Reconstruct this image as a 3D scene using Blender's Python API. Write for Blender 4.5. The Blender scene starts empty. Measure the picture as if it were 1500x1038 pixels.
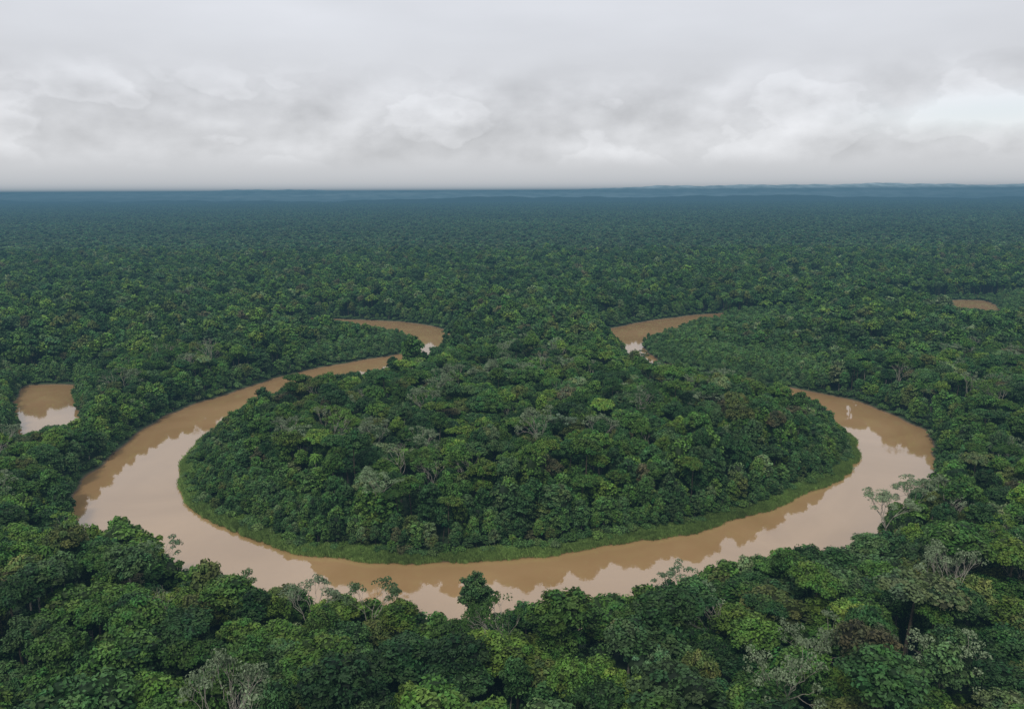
import bpy, math, numpy as np
from mathutils import Vector, Matrix
rng=np.random.default_rng(7)
scene=bpy.context.scene
COL=scene.collection
# surveyed bank lines, metres on the ground
inner=[(-258,969),(-201,953),(-145,937),(-102,912),(-60,845),(-66,754),(-77,670),(-90,648),(-117,640),(-145,617),(-172,579),(-188,535),(-193,484),(-189,442),(-177,406),(-159,373),(-139,350),(-110,328),(-83,314),(-54,308),(-20,307),(14,314),(44,324),(76,335),(113,356),(148,382),(175,406),(196,437),(208,466),(211,494),(207,519),(184,553),(151,579),(123,627),(106,717),(96,845),(119,889),(169,937),(216,969),(264,991)]
outer=[(-234,878),(-182,864),(-153,846),(-112,812),(-95,795),(-97,772),(-112,736),(-152,699),(-188,653),(-217,591),(-233,551),(-237,486),(-229,428),(-226,394),(-205,352),(-176,311),(-155,303),(-131,287),(-110,267),(-97,258),(-81,252),(-71,248),(-52,246),(-34,241),(-19,237),(-7,241),(11,247),(25,247),(35,253),(51,259),(73,275),(93,284),(107,286),(120,282),(132,293),(146,306),(169,336),(195,363),(221,400),(258,479),(257,530),(244,568),(219,597),(203,612),(174,643),(139,682),(128,749),(133,790),(148,823),(172,850),(202,887),(242,907)]
pond=[(-386,618),(-370,625),(-345,616),(-316,560),(-281,503),(-270,468),(-279,445),(-299,465),(-318,498),(-334,525),(-358,562)]
pond2=[(563,1071),(590,1092),(640,1098),(640,1060),(590,960),(552,950),(545,990)]

def smooth(pts,closed=False,n=5):
    P=np.array(pts,float); N=len(P); out=[]
    rngi=range(N) if closed else range(N-1)
    for i in rngi:
        g=lambda k:(P[k%N] if closed else P[min(max(k,0),N-1)])
        a,b,c,d=g(i-1),g(i),g(i+1),g(i+2)
        for t in np.arange(n)/n:
            out.append(0.5*((2*b)+(c-a)*t+(2*a-5*b+4*c-d)*t*t+(-a+3*b-3*c+d)*t**3))
    if not closed: out.append(P[-1])
    return np.array(out)
IN=smooth(inner); OUT=smooth(outer)
RIV=np.vstack([IN,OUT[::-1]])
P1=smooth(pond,True); P2=smooth(pond2,True)
def seg_dist(X,Y,poly,closed):
    A=poly if closed else poly[:-1]
    B=np.roll(poly,-1,axis=0) if closed else poly[1:]
    best=np.full(X.shape,1e12)
    for a,b in zip(A,B):
        d=b-a; L=max(d@d,1e-9)
        t=np.clip(((X-a[0])*d[0]+(Y-a[1])*d[1])/L,0,1)
        q=(X-a[0]-t*d[0])**2+(Y-a[1]-t*d[1])**2
        np.minimum(best,q,out=best)
    return np.sqrt(best)
def inside(X,Y,poly):
    r=np.zeros(X.shape,bool); B=np.roll(poly,-1,axis=0)
    for a,b in zip(poly,B):
        if a[1]==b[1]: continue
        c=((a[1]>Y)!=(b[1]>Y))&(X<(b[0]-a[0])*(Y-a[1])/(b[1]-a[1])+a[0])
        r^=c
    return r
def wob(X,Y):
    return 1.6*np.sin(X*.11+1.3*np.sin(Y*.07))+1.2*np.sin(Y*.17+2+1.1*np.sin(X*.13))+.8*np.sin(X*.31+Y*.23)
def lown(X,Y,s=1.0,o=0.0):
    X=X*s+o;Y=Y*s-o
    return (np.sin(X*.013+1.7*np.sin(Y*.009+1))+np.sin(Y*.017+1.4*np.sin(X*.011))+.7*np.sin(X*.041+Y*.033+1.2*np.sin(Y*.05))+.5*np.sin(X*.09-Y*.071))/3.2
def field(X,Y):
    di=seg_dist(X,Y,IN,False); do=seg_dist(X,Y,OUT,False)
    d1=seg_dist(X,Y,P1,True); d2=seg_dist(X,Y,P2,True)
    ins=inside(X,Y,RIV)
    s=np.minimum(di,do); s=np.where(ins,-s,s)
    s=np.minimum(s,np.where(inside(X,Y,P1),-d1,d1)); s=np.minimum(s,np.where(inside(X,Y,P2),-d2,d2))
    return s+wob(X,Y)*.6, di, do

# ---------------- materials
def newmat(name):
    m=bpy.data.materials.new(name); m.use_nodes=True
    nt=m.node_tree; nt.nodes.clear()
    return m,nt,nt.nodes,nt.links
def math_(N,L,op,a,b=None,c=None,clamp=False):
    n=N.new('ShaderNodeMath'); n.operation=op; n.use_clamp=clamp
    for i,v in enumerate((a,b,c)):
        if v is None: continue
        if isinstance(v,(int,float)): n.inputs[i].default_value=v
        else: L.new(v,n.inputs[i])
    return n.outputs[0]
def leaf_mat(name,tint=None):
    m,nt,N,L=newmat(name)
    out=N.new('ShaderNodeOutputMaterial')
    var=N.new('ShaderNodeAttribute'); var.attribute_name='var'
    if tint is None:
        t=N.new('ShaderNodeAttribute'); t.attribute_type='INSTANCER'; t.attribute_name='tint'; tc=t.outputs['Color']
    else:
        t=N.new('ShaderNodeRGB'); t.outputs[0].default_value=(*tint,1); tc=t.outputs[0]
    vm=N.new('ShaderNodeVectorMath'); vm.operation='MULTIPLY'
    L.new(tc,vm.inputs[0]); L.new(var.outputs['Color'],vm.inputs[1])
    p=N.new('ShaderNodeBsdfPrincipled'); p.inputs['Roughness'].default_value=.6
    p.inputs['Specular IOR Level'].default_value=.15
    L.new(vm.outputs[0],p.inputs['Base Color']); L.new(p.outputs[0],out.inputs[0])
    return m
def bark_mat(name,c):
    m,nt,N,L=newmat(name)
    out=N.new('ShaderNodeOutputMaterial'); p=N.new('ShaderNodeBsdfPrincipled'); p.inputs['Roughness'].default_value=.85
    no=N.new('ShaderNodeTexNoise'); no.inputs['Scale'].default_value=3; no.inputs['Detail'].default_value=4
    tc=N.new('ShaderNodeTexCoord'); L.new(tc.outputs['Object'],no.inputs['Vector'])
    r=N.new('ShaderNodeValToRGB'); r.color_ramp.elements[0].color=(c[0]*.5,c[1]*.5,c[2]*.5,1); r.color_ramp.elements[1].color=(*c,1)
    r.color_ramp.elements[0].position=.3; r.color_ramp.elements[1].position=.65
    L.new(no.outputs['Fac'],r.inputs[0]); L.new(r.outputs[0],p.inputs['Base Color']); L.new(p.outputs[0],out.inputs[0])
    return m
LEAF=leaf_mat('foliage'); BARK=bark_mat('pale_bark',(.38,.34,.27)); BARKD=bark_mat('bark',(.10,.075,.05))

# ---------------- tree meshes (numpy)
class MB:
    def __init__(s): s.v=[];s.f=[];s.c=[];s.m=[];s.n=0
    def add(s,V,F,C,mi):
        V=np.asarray(V,float); F=np.asarray(F,int)
        s.v.append(V); s.f+= (F+s.n).tolist(); s.c.append(np.broadcast_to(np.asarray(C,float),(len(V),3))); s.m+= [mi]*len(F); s.n+=len(V)
    def mesh(s,name,mats):
        me=bpy.data.meshes.new(name)
        me.from_pydata(np.vstack(s.v).tolist(),[],s.f)
        for m in mats: me.materials.append(m)
        me.polygons.foreach_set('material_index',s.m)
        a=me.attributes.new('var','FLOAT_COLOR','POINT')
        C=np.vstack(s.c); a.data.foreach_set('color',np.hstack([C,np.ones((len(C),1))]).astype(np.float32).ravel())
        me.update(); return me
def norm(a): return a/np.maximum(np.linalg.norm(a,axis=-1,keepdims=True),1e-9)
def leaves(mb,c,r,n,size,col,flat=.85,low=-.35,rnd=.45):
    d=norm(rng.normal(size=(n*2,3))); d=d[d[:,2]>low][:n]; n=len(d)
    rad=r*(.75+.35*rng.random((n,1)))
    pos=c+d*rad*np.array([1,1,flat])
    nn=norm(d*.9+rng.normal(size=(n,3))*rnd+np.array([0,0,.35]))
    t=norm(np.cross(nn,rng.normal(size=(n,3)))); b=np.cross(nn,t)
    s=size*(.6+.8*rng.random((n,1)))
    V=np.stack([pos-t*s*.6,pos-b*s*.38+nn*s*.08,pos+t*s*.6,pos+b*s*.38+nn*s*.08],1).reshape(-1,3)
    F=np.arange(n*4).reshape(-1,4)
    vv=(.7+.6*rng.random((n,1)))
    C=np.repeat(vv*np.asarray(col)[None],4,axis=0)
    mb.add(V,F,C,0)
_ph=(1+5**.5)/2
ICV=norm(np.array([(-1,_ph,0),(1,_ph,0),(-1,-_ph,0),(1,-_ph,0),(0,-1,_ph),(0,1,_ph),(0,-1,-_ph),(0,1,-_ph),(_ph,0,-1),(_ph,0,1),(-_ph,0,-1),(-_ph,0,1)],float))
ICF=np.array([(0,11,5),(0,5,1),(0,1,7),(0,7,10),(0,10,11),(1,5,9),(5,11,4),(11,10,2),(10,7,6),(7,1,8),(3,9,4),(3,4,2),(3,2,6),(3,6,8),(3,8,9),(4,9,5),(2,4,11),(6,2,10),(8,6,7),(9,8,1)])
def shade_core(mb,c,r,flat,col):
    V=c+ICV*(1+.15*rng.normal(size=(12,1)))*r*np.array([1,1,flat]); mb.add(V,ICF,np.asarray(col)*.33,0)  # darkened blob, puts shade into the gaps between leaf clumps
def limb(mb,a,b,r0,r1,k=5,bend=.06):
    a=np.array(a,float);b=np.array(b,float); L=np.linalg.norm(b-a); rows=5
    ax=norm((b-a)[None])[0]; u=norm(np.cross(ax,[.3,.9,.1])[None])[0]; w=np.cross(ax,u)
    off=rng.normal(size=3)*L*bend; V=[]
    for i in range(rows):
        t=i/(rows-1); p=a+(b-a)*t+off*math.sin(math.pi*t); r=r0+(r1-r0)*t
        for j in range(k):
            an=2*math.pi*j/k; V.append(p+(u*math.cos(an)+w*math.sin(an))*r)
    F=[(i*k+j,i*k+(j+1)%k,(i+1)*k+(j+1)%k,(i+1)*k+j) for i in range(rows-1) for j in range(k)]
    mb.add(V,F,(1,1,1),1)
HCR={'dome':.95,'umbrella':.42,'tall':1.5,'irregular':1.05,'full':2.2}
def tree(name,kind,nc,nl,ls,mats,H=26,R=6.2,cr=(1.2,2.1),limbs=6,corer=.72,sparse=False):
    mb=MB(); Hc=min(HCR[kind]*R,H*.82)
    zc=H-Hc
    limb(mb,(0,0,-1),(rng.normal()*.5,rng.normal()*.5,zc+Hc*.3),.36*R/6,.18*R/6,6,.01)
    C=[]
    nlobe={'dome':6,'umbrella':6,'tall':6,'irregular':6,'full':9}[kind]
    lob=[]
    for i in range(nlobe):
        an=2*math.pi*(i*.618*1.0+rng.random()*.15)
        if kind=='full':
            t=(i+.5)/nlobe; rr=R*(.6-.45*t*t)*(.7+.4*rng.random()); z=zc+Hc*(.08+.78*t)
        elif kind=='tall':
            t=(i+.5)/nlobe; rr=R*.42*(1-t*.7); z=zc+Hc*(.1+.75*t)
        else:
            rr=R*(.35+.3*rng.random()) if i else 0; z=zc+Hc*(.12+.38*rng.random()) if i else zc+Hc*.55
        lob.append((rr*math.cos(an),rr*math.sin(an),z, R*(.34+.17*rng.random())))
    tries=0
    while len(C)<nc and tries<nc*40:
        tries+=1
        l=lob[rng.integers(nlobe)]
        d=norm(rng.normal(size=(1,3)))[0]
        if d[2]<(-.25 if kind in('dome','umbrella','irregular') else -.6): continue
        p=np.array(l[:3])+d*l[3]*np.array([1,1,min(1,Hc/R*1.15)])
        r=rng.uniform(*cr)
        if any(np.linalg.norm(p-q)<.55*(r+s) for q,s in C): continue
        C.append((p,r))
    for l in lob:
        if not sparse: shade_core(mb,np.array(l[:3]),l[3]*.85,min(1,Hc/R*1.1),(.6,.6,.6))
    for k,(p,r) in enumerate(C):
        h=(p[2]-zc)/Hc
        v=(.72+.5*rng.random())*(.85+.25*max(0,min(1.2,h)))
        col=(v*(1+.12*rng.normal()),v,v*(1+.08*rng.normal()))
        if not sparse or rng.random()<.5: shade_core(mb,p,r*corer,.75,col)
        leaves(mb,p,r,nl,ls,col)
        if k%max(1,nc//limbs)==0 or sparse: limb(mb,(0,0,zc+Hc*(.3*rng.random()-.1)),p,.16*R/6,.05,4)
    return mb.mesh(name,mats)
def branchy(name,H,R,mats,leafn=26,ls=.5,pr=.75,tipr=1.0,levels=4,fork=.5):
    mb=MB(); zf=H*fork
    limb(mb,(0,0,-1),(.3,-.2,zf),.42*R/6,.26*R/6,7,.015)
    def grow(p,d,L,r,lv):
        q=p+d*L; limb(mb,p,q,r,r*.62,5,.07)
        if lv==0:
            if rng.random()<pr:
                v=.8+.4*rng.random(); leaves(mb,q+np.array([0,0,.2]),tipr*(.7+.6*rng.random()),leafn,ls,np.array([v,v,v]),flat=.6)
            return
        for k in range(2 if rng.random()<.6 else 3):
            nd=norm((d+rng.normal(size=3)*.5*np.array([1,1,.6])+np.array([0,0,.10]))[None])[0]
            grow(q,nd,L*(.68+.2*rng.random()),r*.6,lv-1)
    k0=4; Lb=(H-zf)*.36
    for k in range(k0):
        an=k*6.283/k0+rng.random(); d=norm(np.array([math.cos(an)*R/(H-zf)*1.1,math.sin(an)*R/(H-zf)*1.1,1.0])[None])[0]
        grow(np.array([.3,-.2,zf-.6+rng.random()]),d,Lb,.17*R/6,levels-1)
    return mb.mesh(name,mats)
def palm(name):
    mb=MB(); limb(mb,(0,0,-1),(.6,.3,21),.22,.16,6,.02)
    for i in range(22):
        an=i*2.4; el=.9-1.3*(i/22); L=3.6
        pts=[]
        for t in np.linspace(0,1,7):
            pts.append((math.cos(an)*L*t*math.cos(el*.8),math.sin(an)*L*t*math.cos(el*.8),21+L*(math.sin(el)*t-.75*t*t)))
        pts=np.array(pts)+[.6,.3,0]
        side=np.array([-math.sin(an),math.cos(an),0])
        for sgn in (-1,1):
            w=np.array([.12,.5,.65,.65,.55,.35,.05])[:,None]
            V=np.vstack([pts,pts+side*sgn*w-np.array([0,0,1])*w*.45])
            F=[(a,a+1,a+8,a+7) for a in range(6)]
            mb.add(V,F,np.array([1.05,1.1,.9])*(.8+.3*rng.random()),0)
    return mb.mesh(name,[LEAF,BARK])
def mkcol(name,meshes):
    c=bpy.data.collections.new(name)
    for i,me in enumerate(meshes):
        o=bpy.data.objects.new(f'{name}_{i:02d}',me); c.objects.link(o)
    return c
HI=[];kinds=['dome','dome','irregular','umbrella','dome','tall','irregular','irregular','dome']
for i,k in enumerate(kinds):
    HI.append(tree(f'tree_near_{i:02d}',k,50,62,.6,[LEAF,BARK if i%3==2 else BARKD],H=26+rng.normal(),R=[5.6,6.6,5.6,6.8,4.9,4.4,6.2,5.4,6.][i],cr=(1.,2.)))
HI.append(palm('palm')); HI.append(branchy('tree_near_10',27,7,[LEAF,BARK],levels=4,leafn=34,tipr=1.2,pr=.9)); HI.append(branchy('tree_near_11',29,6,[LEAF,BARK],levels=4,leafn=12,pr=.35))
cHI=mkcol('near_tree',HI)
MID=[tree(f'tree_mid_{i:02d}',k,20,24,1.3,[LEAF,BARKD],R=[5.6,6.4,6,6.6,4.8][i],cr=(1.5,2.5),limbs=3) for i,k in enumerate(['dome','irregular','dome','dome','tall'])]
cMID=mkcol('mid_tree',MID)
ED=[tree(f'tree_edge_{i:02d}','full',46,44,.75,[LEAF,BARK if i%2 else BARKD],H=16,R=[4.6,5.4,3.8,5.][i],cr=(1.,1.8),limbs=5) for i in range(4)]
cED=mkcol('edge_tree',ED)
def patch(name,S=120.,n=225):
    mb=MB()
    g=int(math.sqrt(n)); st=S/g
    for i in range(g):
        for j in range(g):
            x=(i+.5+.7*(rng.random()-.5))*st-S/2; y=(j+.5+.7*(rng.random()-.5))*st-S/2
            R=rng.uniform(3.6,7.); h=21+rng.normal()*3.6+ (6 if rng.random()<.06 else 0)
            v=.5+.9*rng.random(); col=np.array([v*(1+.22*rng.normal()),v,v*(1+.1*rng.normal())]); col=np.maximum(col,.3)
            shade_core(mb,np.array([x,y,h-3.5]),R*.85,.8,col)
            for q in range(5):
                an=rng.random()*6.28; rr=R*.55*rng.random()**.5
                leaves(mb,np.array([x+rr*math.cos(an),y+rr*math.sin(an),h-1.5-rr*.6]),R*.5,8,2.2,col*(.8+.4*rng.random()),low=-.1)
    return mb.mesh(name,[LEAF])
cFAR=mkcol('canopy_patch',[patch(f'patch_{i}') for i in range(7)])
SH=[]
for i in range(4):
    mb=MB()
    for q in range(11):
        an=rng.random()*6.28; rr=1.9*rng.random()**.5; p=np.array([rr*math.cos(an),rr*math.sin(an),1.2+1.6*rng.random()*(1-rr/2.6)])
        col=np.array([1,1,1])*(.8+.4*rng.random()); shade_core(mb,p,.75,.9,col); leaves(mb,p,1.05,42,.45,col)
        limb(mb,(0,0,-.3),p,.06,.02,4)
    SH.append(mb.mesh(f'shrub_{i}',[LEAF,BARKD]))
cSH=mkcol('shrub',SH)
GR=[]
for i in range(3):
    mb=MB(); n=70
    b=rng.normal(size=(n,2))*.55; an=rng.random(n)*6.28; h=.7+.8*rng.random(n); w=.07
    dx=np.cos(an);dy=np.sin(an)
    V=np.stack([np.stack([b[:,0]-dy*w,b[:,1]+dx*w,h*0-.1],1),np.stack([b[:,0]+dy*w,b[:,1]-dx*w,h*0-.1],1),np.stack([b[:,0]+dx*.25+dy*w*.7,b[:,1]+dy*.25-dx*w*.7,h*.7],1),np.stack([b[:,0]+dx*.6,b[:,1]+dy*.6,h],1)],1).reshape(-1,3)
    mb.add(V,np.arange(n*4).reshape(-1,4),np.repeat((.7+.6*rng.random((n,1)))*np.ones((1,3)),4,axis=0),0)
    GR.append(mb.mesh(f'grass_{i}',[LEAF]))
cGR=mkcol('grass_tuft',GR)

def scatter(name,col,pos,idx,scl,rot,tint):
    n=len(pos); me=bpy.data.meshes.new(name); me.vertices.add(n)
    me.vertices.foreach_set('co',np.asarray(pos,np.float32).ravel())
    def at(nm,ty,key,a): me.attributes.new(nm,ty,'POINT').data.foreach_set(key,a)
    at('idx','INT','value',np.asarray(idx,np.int32))
    at('scl','FLOAT_VECTOR','vector',np.asarray(scl,np.float32).ravel())
    at('rot','FLOAT_VECTOR','vector',np.asarray(rot,np.float32).ravel())
    at('tint','FLOAT_COLOR','color',np.hstack([tint,np.ones((n,1))]).astype(np.float32).ravel())
    me.update()
    o=bpy.data.objects.new(name,me); COL.objects.link(o)
    ng=bpy.data.node_groups.new(name,'GeometryNodeTree')
    ng.interface.new_socket('Geometry',in_out='INPUT',socket_type='NodeSocketGeometry')
    ng.interface.new_socket('Geometry',in_out='OUTPUT',socket_type='NodeSocketGeometry')
    N=ng.nodes;L=ng.links
    gi=N.new('NodeGroupInput');go=N.new('NodeGroupOutput')
    ip=N.new('GeometryNodeInstanceOnPoints'); ci=N.new('GeometryNodeCollectionInfo')
    ci.inputs['Collection'].default_value=col; ci.inputs['Separate Children'].default_value=True; ci.inputs['Reset Children'].default_value=True
    def na(nm,ty):
        a=N.new('GeometryNodeInputNamedAttribute'); a.data_type=ty; a.inputs['Name'].default_value=nm
        return [s for s in a.outputs if s.enabled and s.name=='Attribute'][0]
    L.new(gi.outputs[0],ip.inputs['Points']); L.new(ci.outputs[0],ip.inputs['Instance'])
    ip.inputs['Pick Instance'].default_value=True
    L.new(na('idx','INT'),ip.inputs['Instance Index'])
    L.new(na('rot','FLOAT_VECTOR'),ip.inputs['Rotation']); L.new(na('scl','FLOAT_VECTOR'),ip.inputs['Scale'])
    L.new(ip.outputs[0],go.inputs[0])
    md=o.modifiers.new('scatter','NODES'); md.node_group=ng
    return o

def grid(x0,x1,y0,y1,st,jit=.38):
    xs=np.arange(x0,x1,st); ys=np.arange(y0,y1,st*.87)
    X,Y=np.meshgrid(xs,ys); X=X+(np.arange(len(ys))%2)[:,None]*st*.5
    X=X+(rng.random(X.shape)-.5)*2*jit*st; Y=Y+(rng.random(X.shape)-.5)*2*jit*st
    X=X.ravel();Y=Y.ravel(); k=np.abs(X)<.74*Y+110
    return X[k],Y[k]
PAL=np.array([(.080,.165,.040),(.105,.195,.042),(.055,.125,.042),(.145,.235,.045),(.085,.155,.062),(.130,.165,.052),(.125,.120,.065),(.18,.24,.12),(.040,.092,.033)])*np.array([.95,.98,.80])
PW=np.array([.23,.18,.18,.09,.12,.07,.015,.035,.11]); PW/=PW.sum()
LIGHTT=np.array([.115,.215,.07])
def pick_tint(X,Y,light=None):
    n=len(X); t=PAL[rng.choice(len(PAL),n,p=PW)]*(.66+.64*rng.random((n,1)))
    t=t*((1+.18*lown(X,Y,1.5))*(.86+.14*np.clip((Y-280)/300,0,1)))[:,None]
    if light is not None: t=t*(1-light[:,None])+LIGHTT*(.75+.5*rng.random((n,1)))*light[:,None]
    return t
def zoneH(X,Y,s,di,do):
    isl=(di<do)&(Y<720)
    slope=np.where(X<-85,np.where(Y>540,.3,.5),1.15)+.2*lown(X,Y,6.); slope=np.where((X>90)&(Y>430),.72,slope)
    hi=3+(s-5.2)*slope
    ho=np.where(Y<420,15+(s-3)*.45,9+(s-2)*1.1)
    ho=np.where((Y<330)&(X<-50)&(X>-175),ho+4.5,ho)
    ho=np.where((X<-250)&(Y<640),9+(s-2)*.45,ho)
    rp=(~isl)&(do<=di)&(X>100)&(Y>600)&(X<520)
    ho=np.where(rp,4+(s-3)*.17+3.5*lown(X,Y,3.),ho)
    ho=np.where((X>490)&(Y>830)&(Y<1110),4+(s-2)*.14+2*lown(X,Y,4.),ho)
    lp=(do<=di)&(X<-90)&(Y>690)&(Y<900)
    ho=np.where(lp,4+(s-2)*.35,ho)
    h=np.where(isl,hi,ho)
    return h,isl
# tall trees, near+mid
X,Y=grid(-1300,1300,70,1750,8.0)
s,di,do=np.full(X.shape,999.),np.full(X.shape,999.),np.full(X.shape,999.)
k=(Y<1250)&(np.abs(X)<760); a,b,c=field(X[k],Y[k]); s[k]=a;di[k]=b;do[k]=c
zh,isl=zoneH(X,Y,s,di,do)
full=22.5+3.2*lown(X,Y,1.0,40)+rng.normal(size=X.shape)*(4.6+1.2*(Y<320))
full+=np.where(rng.random(X.shape)<.05,6,0)
full=np.clip(full,12.5,38)
hh=np.minimum(full,zh*(.75+.45*rng.random(X.shape)))
keep=(s>3.4)&(hh>11)&((Y>290)|(rng.random(len(X))>.14))
def put(name,col,nvar,msk,hbase=26.,hh=None,palmp=0):
    x=X[msk];y=Y[msk];h=hh[msk];n=len(x)
    sz=h/hbase; sx=(.5+.5*sz)*(.7+.6*rng.random(n))*np.where(y<290,1.18,1.)
    idx=rng.integers(0,nvar,n)
    light=np.clip((20-zh[msk])/12,0,1)*np.where(isl[msk]|(Y[msk]>600),.7,.15)
    tint=pick_tint(x,y,light)
    if palmp:
        pm=rng.random(n)<palmp; idx[pm]=nvar+rng.choice(3,pm.sum(),p=[.2,.55,.25]); sx[pm]=1.; sz[pm]=np.maximum(sz[pm],.9)*1.13
        pb=pm&(idx>nvar)&(rng.random(n)<.6); tint[pb]=np.array([.17,.22,.12])*(.8+.4*rng.random((pb.sum(),1)))
        pp=idx==nvar; sx[pp]=.9; sz[pp]=1.05
    return scatter(name,col,np.stack([x,y,np.full(n,1.4)],1),idx,np.stack([sx,sx,sz],1),np.stack([rng.normal(size=n)*.05,rng.normal(size=n)*.05,rng.random(n)*6.28],1),tint)
near=Y<640; edge=(s<14)|(hh<19)|((s<42)&isl&(rng.random(len(s))<.6))
put('rainforest_trees',cHI,9,keep&near&~edge,hh=hh,palmp=.07)
put('riverside_trees',cED,4,keep&edge,16.,hh=hh)
put('rainforest_midground',cMID,5,keep&~near&~edge,hh=hh)
# small trees / bushes on banks
X,Y=grid(-430,760,180,1110,3.9)
s,di,do=field(X,Y); zh,isl=zoneH(X,Y,s,di,do)
m=((s>2.0)&(zh>2.2)&(zh<=13)&(isl|(s>3)))|((s>1.4)&(s<5)&~isl)
hz=np.where((s<5)&~isl,4.5,zh)
hz=np.clip(hz*(.45+1.15*rng.random(X.shape)),1.6,15)
ms=m&(hz<5.5); mt=m&~ms
x=X[ms];y=Y[ms];n=len(x); q=hz[ms]/3.2
scatter('riverside_shrubs',cSH,np.stack([x,y,np.full(n,1.1)],1),rng.integers(0,4,n),np.stack([.9+.4*q*.7,.9+.4*q*.7,q],1),np.stack([x*0,x*0,rng.random(n)*6.28],1),pick_tint(x,y,np.where(y>600,.8,.45)*rng.random(n)**.3))
x=X[mt];y=Y[mt];n=len(x); q=hz[mt]/16
scatter('young_riverside_trees',cED,np.stack([x,y,np.full(n,1.0)],1),rng.integers(0,4,n),np.stack([.2+.62*q,.2+.62*q,q],1),np.stack([x*0,x*0,rng.random(n)*6.28],1),pick_tint(x,y,rng.random(n)*.45+.25*(y>600)))
# grass
X,Y=grid(-230,260,290,720,1.1)
s,di,do=field(X,Y); m=(di<do)&(s>.2)&(s<7.6+3.2*lown(X,Y,7.))&(Y<700)
x=X[m];y=Y[m];n=len(x); sc=.8+.7*rng.random(n)
scatter('riverbank_grass',cGR,np.stack([x,y,np.clip(s[m]*.35,0,1.4)],1),rng.integers(0,3,n),np.stack([sc,sc,sc],1),np.stack([x*0,x*0,rng.random(n)*6.28],1),np.array([.155,.235,.06])*((.75+.5*rng.random(n))*(1+.4*lown(x,y,5.)))[:,None])
# distant canopy
X,Y=grid(-8500,8500,1700,10200,114,.06); n=len(X)
zz=1+2.5*lown(X,Y,.5)
dk=1-.1*np.clip((Y-3500)/3500,0,1)  # farther trees tinted darker, a cloud shadow put into their colour
scatter('distant_rainforest',cFAR,np.stack([X,Y,zz],1),rng.integers(0,7,n),np.ones((n,3))*np.array([1.06,1.06,1]),np.stack([X*0,X*0,rng.integers(0,4,n)*math.pi/2+rng.normal(size=n)*.15],1),np.array([.085,.165,.055])*(dk*(.95+.3*lown(X,Y,.25)+.2*lown(X,Y,1.1)+.12*rng.random(n)))[:,None])

# ---------------- ground
def lines(a,b,st,far,neg):
    c=list(np.arange(a,b+.1,st)); g=st; v=b
    while v<far: g*=1.22; v+=g; c.append(v)
    g=st; v=a
    while v>neg: g*=1.22; v-=g; c.insert(0,v)
    return np.array(c)
xs=lines(-420,660,3,45000,-45000); ys=lines(190,1120,3,45000,-3000)
GX,GY=np.meshgrid(xs,ys)
fs=np.full(GX.shape,60.); k=(GX>-425)&(GX<665)&(GY>185)&(GY<1125)
a,_,_=field(GX[k],GY[k]); fs[k]=a
tt=np.clip((fs+4)/7,0,1); Z=-3+4.5*tt*tt*(3-2*tt)+.25*np.sin(GX*.21)*np.sin(GY*.17)*(fs>3)
def gridmesh(name,GX,GY,Z):
    me=bpy.data.meshes.new(name); ny,nx=GX.shape
    I=np.arange(nx*ny).reshape(ny,nx)
    F=np.stack([I[:-1,:-1],I[:-1,1:],I[1:,1:],I[1:,:-1]],-1).reshape(-1,4)
    me.from_pydata(np.stack([GX.ravel(),GY.ravel(),Z.ravel()],1).tolist(),[],F.tolist())
    me.polygons.foreach_set('use_smooth',[True]*len(F)); me.update()
    return me
me=gridmesh('ground',GX,GY,Z)
g=bpy.data.objects.new('ground',me); COL.objects.link(g)
m,nt,N,L=newmat('forest_floor'); out=N.new('ShaderNodeOutputMaterial'); p=N.new('ShaderNodeBsdfPrincipled'); p.inputs['Roughness'].default_value=.9
ge=N.new('ShaderNodeNewGeometry'); no=N.new('ShaderNodeTexNoise'); no.inputs['Scale'].default_value=.35; no.inputs['Detail'].default_value=6
L.new(ge.outputs['Position'],no.inputs['Vector'])
r=N.new('ShaderNodeValToRGB'); r.color_ramp.elements[0].color=(.02,.04,.015,1); r.color_ramp.elements[1].color=(.05,.095,.03,1); r.color_ramp.elements[0].position=.35; r.color_ramp.elements[1].position=.65
L.new(no.outputs['Fac'],r.inputs[0])
sp=N.new('ShaderNodeSeparateXYZ'); L.new(ge.outputs['Position'],sp.inputs[0])
mr=N.new('ShaderNodeMapRange'); mr.inputs['From Min'].default_value=.1; mr.inputs['From Max'].default_value=.9; L.new(sp.outputs['Z'],mr.inputs['Value'])
mx=N.new('ShaderNodeMix'); mx.data_type='RGBA'; mx.inputs['A'].default_value=(.16,.10,.055,1); L.new(mr.outputs[0],mx.inputs['Factor']); L.new(r.outputs[0],mx.inputs['B'])
L.new(mx.outputs['Result'],p.inputs['Base Color']); L.new(p.outputs[0],out.inputs[0]); me.materials.append(m)

# ---------------- river
me=bpy.data.meshes.new('river'); me.from_pydata([(-430,180,0),(670,180,0),(670,1130,0),(-430,1130,0)],[],[(0,1,2,3)])
o=bpy.data.objects.new('river',me); COL.objects.link(o)
m,nt,N,L=newmat('muddy_water'); out=N.new('ShaderNodeOutputMaterial'); p=N.new('ShaderNodeBsdfPrincipled')
ge=N.new('ShaderNodeNewGeometry')
no=N.new('ShaderNodeTexNoise'); no.inputs['Scale'].default_value=.012; no.inputs['Detail'].default_value=5; no.inputs['Distortion'].default_value=1.5
L.new(ge.outputs['Position'],no.inputs['Vector'])
r=N.new('ShaderNodeValToRGB'); r.color_ramp.elements[0].color=(.365,.222,.098,1); r.color_ramp.elements[1].color=(.435,.272,.128,1); r.color_ramp.elements[0].position=.35; r.color_ramp.elements[1].position=.65
L.new(no.outputs['Fac'],r.inputs[0]); L.new(r.outputs[0],p.inputs['Base Color'])
p.inputs['Roughness'].default_value=.02; p.inputs['IOR'].default_value=2.45
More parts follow.
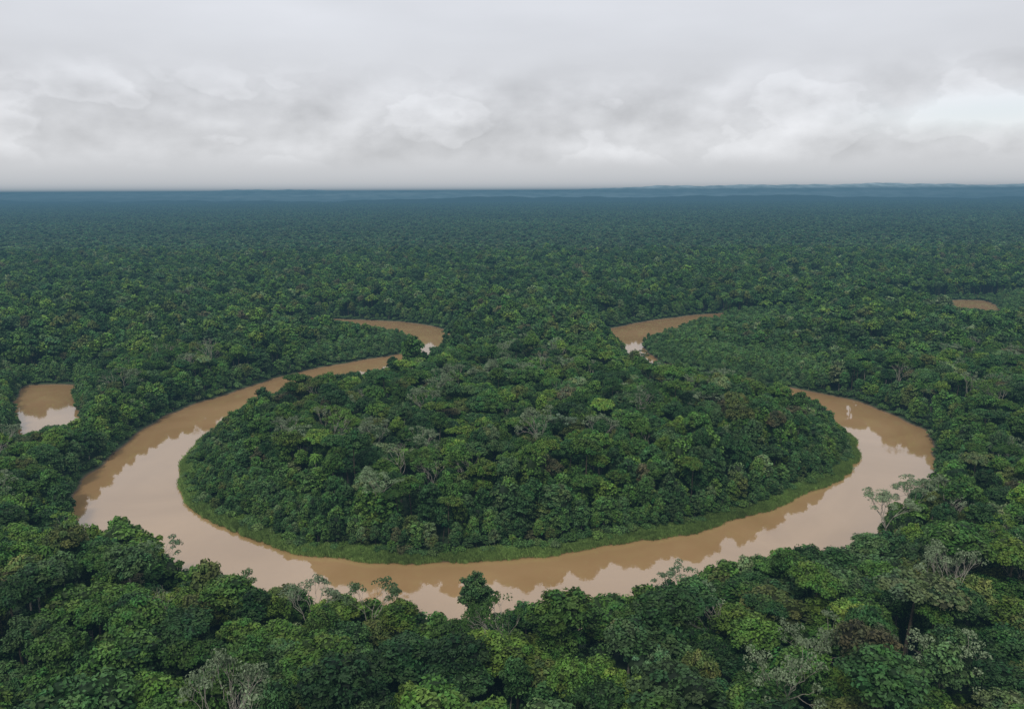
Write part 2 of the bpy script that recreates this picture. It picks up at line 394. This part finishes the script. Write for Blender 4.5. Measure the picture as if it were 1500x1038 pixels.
n2=N.new('ShaderNodeTexNoise'); n2.inputs['Scale'].default_value=.5; n2.inputs['Detail'].default_value=4; L.new(ge.outputs['Position'],n2.inputs['Vector'])
bp=N.new('ShaderNodeBump'); bp.inputs['Strength'].default_value=.12; bp.inputs['Distance'].default_value=.1; L.new(n2.outputs['Fac'],bp.inputs['Height']); L.new(bp.outputs[0],p.inputs['Normal'])
L.new(p.outputs[0],out.inputs[0]); me.materials.append(m)

# ---------------- hills
xs=np.linspace(-19000,19000,900); ys=np.linspace(9000,18500,110)
GX,GY=np.meshgrid(xs,ys)
def prof(x,o,f=1):
    return .5*np.sin(x*.0004*f+o)+.3*np.sin(x*.0011*f+o*2.1)+.16*np.sin(x*.0031*f+o*3)+.10*np.sin(x*.0083*f+o)+.06*np.sin(x*.021*f+2*o)
sg=lambda x,c,w:1/(1+np.exp(-(x-c)/w))
R1=np.exp(-((GY-9900-500*np.sin(GX*.0007))/420)**2)*(62+34*prof(GX,1.,1.6)+16*(sg(GX,2500,400)))
R2=np.exp(-((GY-12300-500*np.sin(GX*.0004+1))/700)**2)*(112+34*prof(GX,2.3,1.6)+sg(GX,2700,250)*24)
R3=np.exp(-((GY-15600)/900)**2)*(164+44*prof(GX,4.4,1.5)+sg(GX,1100,400)*62+sg(GX,4300,120)*24-sg(GX,5300,200)*28+sg(GX,6900,300)*30)
Z=np.maximum(np.maximum(R1,R2),R3)+3*np.sin(GX*.01+GY*.004)
me=gridmesh('distant_hills',GX,GY,Z)
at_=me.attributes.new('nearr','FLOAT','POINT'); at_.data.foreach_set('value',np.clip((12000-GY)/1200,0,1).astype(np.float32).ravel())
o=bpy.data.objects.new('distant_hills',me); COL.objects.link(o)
m,nt,N,L=newmat('hazed_hill_forest'); out=N.new('ShaderNodeOutputMaterial'); p=N.new('ShaderNodeBsdfPrincipled'); p.inputs['Roughness'].default_value=.95; p.inputs['Specular IOR Level'].default_value=.1
ge=N.new('ShaderNodeNewGeometry'); no=N.new('ShaderNodeTexNoise'); no.inputs['Scale'].default_value=.004; no.inputs['Detail'].default_value=8; L.new(ge.outputs['Position'],no.inputs['Vector'])
r=N.new('ShaderNodeValToRGB'); r.color_ramp.elements[0].color=(.17,.26,.31,1); r.color_ramp.elements[1].color=(.33,.44,.50,1); r.color_ramp.elements[0].position=.35; r.color_ramp.elements[1].position=.65  # distance haze painted in: far ridges pale blue, near ridge dark
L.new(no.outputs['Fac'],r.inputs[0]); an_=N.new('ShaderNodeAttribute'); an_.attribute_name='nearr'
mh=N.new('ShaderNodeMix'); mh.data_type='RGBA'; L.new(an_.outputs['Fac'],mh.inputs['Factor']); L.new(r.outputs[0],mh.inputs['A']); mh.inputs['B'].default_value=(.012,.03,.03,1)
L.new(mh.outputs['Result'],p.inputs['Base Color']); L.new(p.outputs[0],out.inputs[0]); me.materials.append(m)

# ---------------- haze: homogeneous volume over the forest, its glow imitating scattered light
HAZETOP=170.; DEN=1/5800; HAZEC=(.078,.165,.235,1)
bpy.ops.mesh.primitive_cube_add(size=1); hz=bpy.context.object; hz.name='haze'
hz.location=(0,20000,(HAZETOP-13)/2); hz.scale=(110000,46000,HAZETOP+13)
m,nt,N,L=newmat('emissive_haze'); out=N.new('ShaderNodeOutputMaterial')
ve=N.new('ShaderNodeEmission'); ve.inputs['Color'].default_value=HAZEC; ve.inputs['Strength'].default_value=DEN
va=N.new('ShaderNodeVolumeAbsorption'); va.inputs['Color'].default_value=(0,0,0,1); va.inputs['Density'].default_value=DEN
ad=N.new('ShaderNodeAddShader'); L.new(ve.outputs[0],ad.inputs[0]); L.new(va.outputs[0],ad.inputs[1]); L.new(ad.outputs[0],out.inputs['Volume'])
hz.data.materials.append(m)

# ---------------- individually visible trees
def special(name,x,y,H,R,kind,tint,nc,nl,ls=.5,sparse=True,bark=BARK,cr=(.8,1.5)):
    lm=leaf_mat(name+'_leaves',tint)
    me=branchy(name,H,R,[lm,bark],leafn=nl,ls=ls,pr=nc,tipr=cr) if kind=='branchy' else tree(name,kind,nc,nl,ls,[lm,bark],H=H,R=R,cr=cr,limbs=8,sparse=sparse)
    o=bpy.data.objects.new(name,me); COL.objects.link(o); o.location=(x,y,1.3); o.rotation_euler=(0,0,rng.random()*6)
special('riverside_tree',-12,229,33,5.6,'full',(.065,.13,.04),90,50,sparse=False,cr=(1.,1.7))
special('pale_leaved_tree',150,303,30,7,'branchy',(.20,.26,.14),.95,50,cr=1.5)
special('pale_leaved_tree',171,322,28,6.5,'branchy',(.16,.22,.11),1.,60,cr=1.6)
special('sparse_tree',-44,230,29,5.5,'branchy',(.08,.13,.05),.8,42,cr=1.2)
special('sparse_tree',-88,240,28,6,'branchy',(.10,.15,.06),.6,40,cr=1.1)
special('sparse_tree',-128,268,28,6,'branchy',(.12,.18,.09),.7,40,cr=1.1)
special('sparse_tree',55,243,27,6,'branchy',(.12,.18,.09),.8,40,cr=1.1)
special('bare_tree',148,250,31,6,'branchy',(.15,.18,.10),.2,16,cr=.7)
special('bare_tree',-108,222,31,5,'branchy',(.13,.16,.10),.12,12,cr=.6)
special('bright_green_tree',98,212,31,8,'umbrella',(.19,.29,.05),60,60,sparse=False)
special('emergent_tree',-58,330,31,6,'branchy',(.17,.24,.12),.9,55,cr=1.4)
special('emergent_tree',35,195,30,7,'dome',(.12,.22,.09),50,60,sparse=False)
special('emergent_tree',26,414,31,6,'branchy',(.14,.20,.12),.8,45,cr=1.2)
special('emergent_tree',195,262,31,7,'branchy',(.18,.22,.13),.9,45,cr=1.3)

# ---------------- world
w=bpy.data.worlds.new('World'); scene.world=w; w.use_nodes=True; nt=w.node_tree; N=nt.nodes; L=nt.links; N.clear()
M=lambda op,a,b=None,c=None,clamp=False: math_(N,L,op,a,b,c,clamp)
out=N.new('ShaderNodeOutputWorld')
sky=N.new('ShaderNodeTexSky'); sky.sky_type='NISHITA'; sky.sun_disc=False; sky.sun_elevation=math.radians(52); sky.sun_rotation=math.radians(200)
b1=N.new('ShaderNodeBackground'); b1.inputs['Strength'].default_value=.12; L.new(sky.outputs[0],b1.inputs['Color'])
tc=N.new('ShaderNodeTexCoord'); sx=N.new('ShaderNodeSeparateXYZ'); L.new(tc.outputs['Generated'],sx.inputs[0])
x_,y_,z_=sx.outputs
az=M('ARCTAN2',x_,y_); el=M('ARCSINE',z_)
def comb(a,b,c=0.0):
    n=N.new('ShaderNodeCombineXYZ')
    for i,v in enumerate((a,b,c)):
        if isinstance(v,(int,float)): n.inputs[i].default_value=v
        else: L.new(v,n.inputs[i])
    return n.outputs[0]
def noise(vec,scale,detail=6,rough=.5,dist=0.):
    n=N.new('ShaderNodeTexNoise'); n.inputs['Scale'].default_value=scale; n.inputs['Detail'].default_value=detail; n.inputs['Roughness'].default_value=rough; n.inputs['Distortion'].default_value=dist
    L.new(vec,n.inputs['Vector']); return n.outputs['Fac']
def mapr(v,a,b,c,d,sm=True):
    n=N.new('ShaderNodeMapRange'); n.interpolation_type='SMOOTHSTEP' if sm else 'LINEAR'
    for i,q in zip(('From Min','From Max','To Min','To Max'),(a,b,c,d)): n.inputs[i].default_value=q
    L.new(v,n.inputs['Value']); return n.outputs[0]
st=comb(az,M('MULTIPLY',el,3.2),.9)
n1=noise(st,2.2,3,.45); n2=noise(st,7,4,.5)
cu=comb(az,M('MULTIPLY',el,1.7),.37)
c1=noise(cu,6.5,7,.5)
cu2=comb(M('ADD',az,.008),M('ADD',M('MULTIPLY',el,1.7),-.028),.37)
c2=noise(cu2,6.5,7,.5)
relief=M('SUBTRACT',c1,c2)
band=M('MULTIPLY',mapr(el,.02,.05,0,1),mapr(el,.10,.16,1,0))
lum=M('ADD',mapr(el,0.,.05,.65,.685),mapr(el,.10,.26,0,.095))
lum=M('ADD',lum,M('MULTIPLY',M('SUBTRACT',n1,.5),mapr(el,.02,.10,.0,.26)))
lum=M('ADD',lum,M('MULTIPLY',M('SUBTRACT',n2,.5),mapr(el,.02,.12,0.02,.10)))
lum=M('ADD',lum,M('MULTIPLY',M('MULTIPLY',relief,band),-1.0))
lum=M('ADD',lum,M('MULTIPLY',M('MULTIPLY',mapr(c1,.50,.535,0,1),mapr(c1,.54,.72,1,.2)),M('MULTIPLY',band,.09)))
lum=M('ADD',lum,M('MULTIPLY',M('SUBTRACT',c1,.5),M('MULTIPLY',band,.25)))
gx=M('DIVIDE',M('SUBTRACT',az,.53),.11); gy=M('DIVIDE',M('SUBTRACT',el,.078),.018)
gap=M('EXPONENT',M('MULTIPLY',M('ADD',M('MULTIPLY',gx,gx),M('MULTIPLY',gy,gy)),-1.0))
gap=M('MULTIPLY',gap,mapr(c1,.40,.52,0,1))
lum=M('ADD',lum,M('MULTIPLY',gap,.26))
lum=M('MINIMUM',M('MAXIMUM',lum,.48),.93)
warm=N.new('ShaderNodeMix'); warm.data_type='RGBA'; L.new(mapr(el,.03,.22,0,1),warm.inputs['Factor']); warm.inputs['A'].default_value=(.985,.99,1.02,1); warm.inputs['B'].default_value=(.97,.995,1.06,1)
sc=N.new('ShaderNodeVectorMath'); sc.operation='SCALE'; L.new(warm.outputs['Result'],sc.inputs[0]); L.new(lum,sc.inputs['Scale'])
b2=N.new('ShaderNodeBackground'); L.new(sc.outputs[0],b2.inputs['Color']); b2.inputs['Strength'].default_value=1.0
mx=N.new('ShaderNodeMixShader'); L.new(M('SUBTRACT',.97,M('MULTIPLY',gap,.3)),mx.inputs[0]); L.new(b1.outputs[0],mx.inputs[1]); L.new(b2.outputs[0],mx.inputs[2]); L.new(mx.outputs[0],out.inputs[0])

sun=bpy.data.lights.new('sun','SUN'); sun.energy=1.5; sun.angle=math.radians(12); sun.color=(1,.96,.9)
so=bpy.data.objects.new('sun',sun); COL.objects.link(so)
az_=math.radians(200); e_=math.radians(52)
dirv=Vector((math.sin(az_)*math.cos(e_),math.cos(az_)*math.cos(e_),math.sin(e_)))
so.rotation_euler=(-dirv).to_track_quat('-Z','Y').to_euler(); so.location=(0,0,300)

cd=bpy.data.cameras.new('camera'); cd.sensor_width=36; cd.lens=36*1177/1500; cd.clip_end=80000; cd.clip_start=1
co=bpy.data.objects.new('camera',cd); COL.objects.link(co)
R=Matrix.Rotation(math.radians(90)-math.atan(239/1177),4,'X')@Matrix.Rotation(-.0045,4,'Z')
co.matrix_world=Matrix.Translation((0,0,150))@R; scene.camera=co
scene.view_settings.view_transform='Standard'; scene.view_settings.look='None'; scene.view_settings.exposure=0
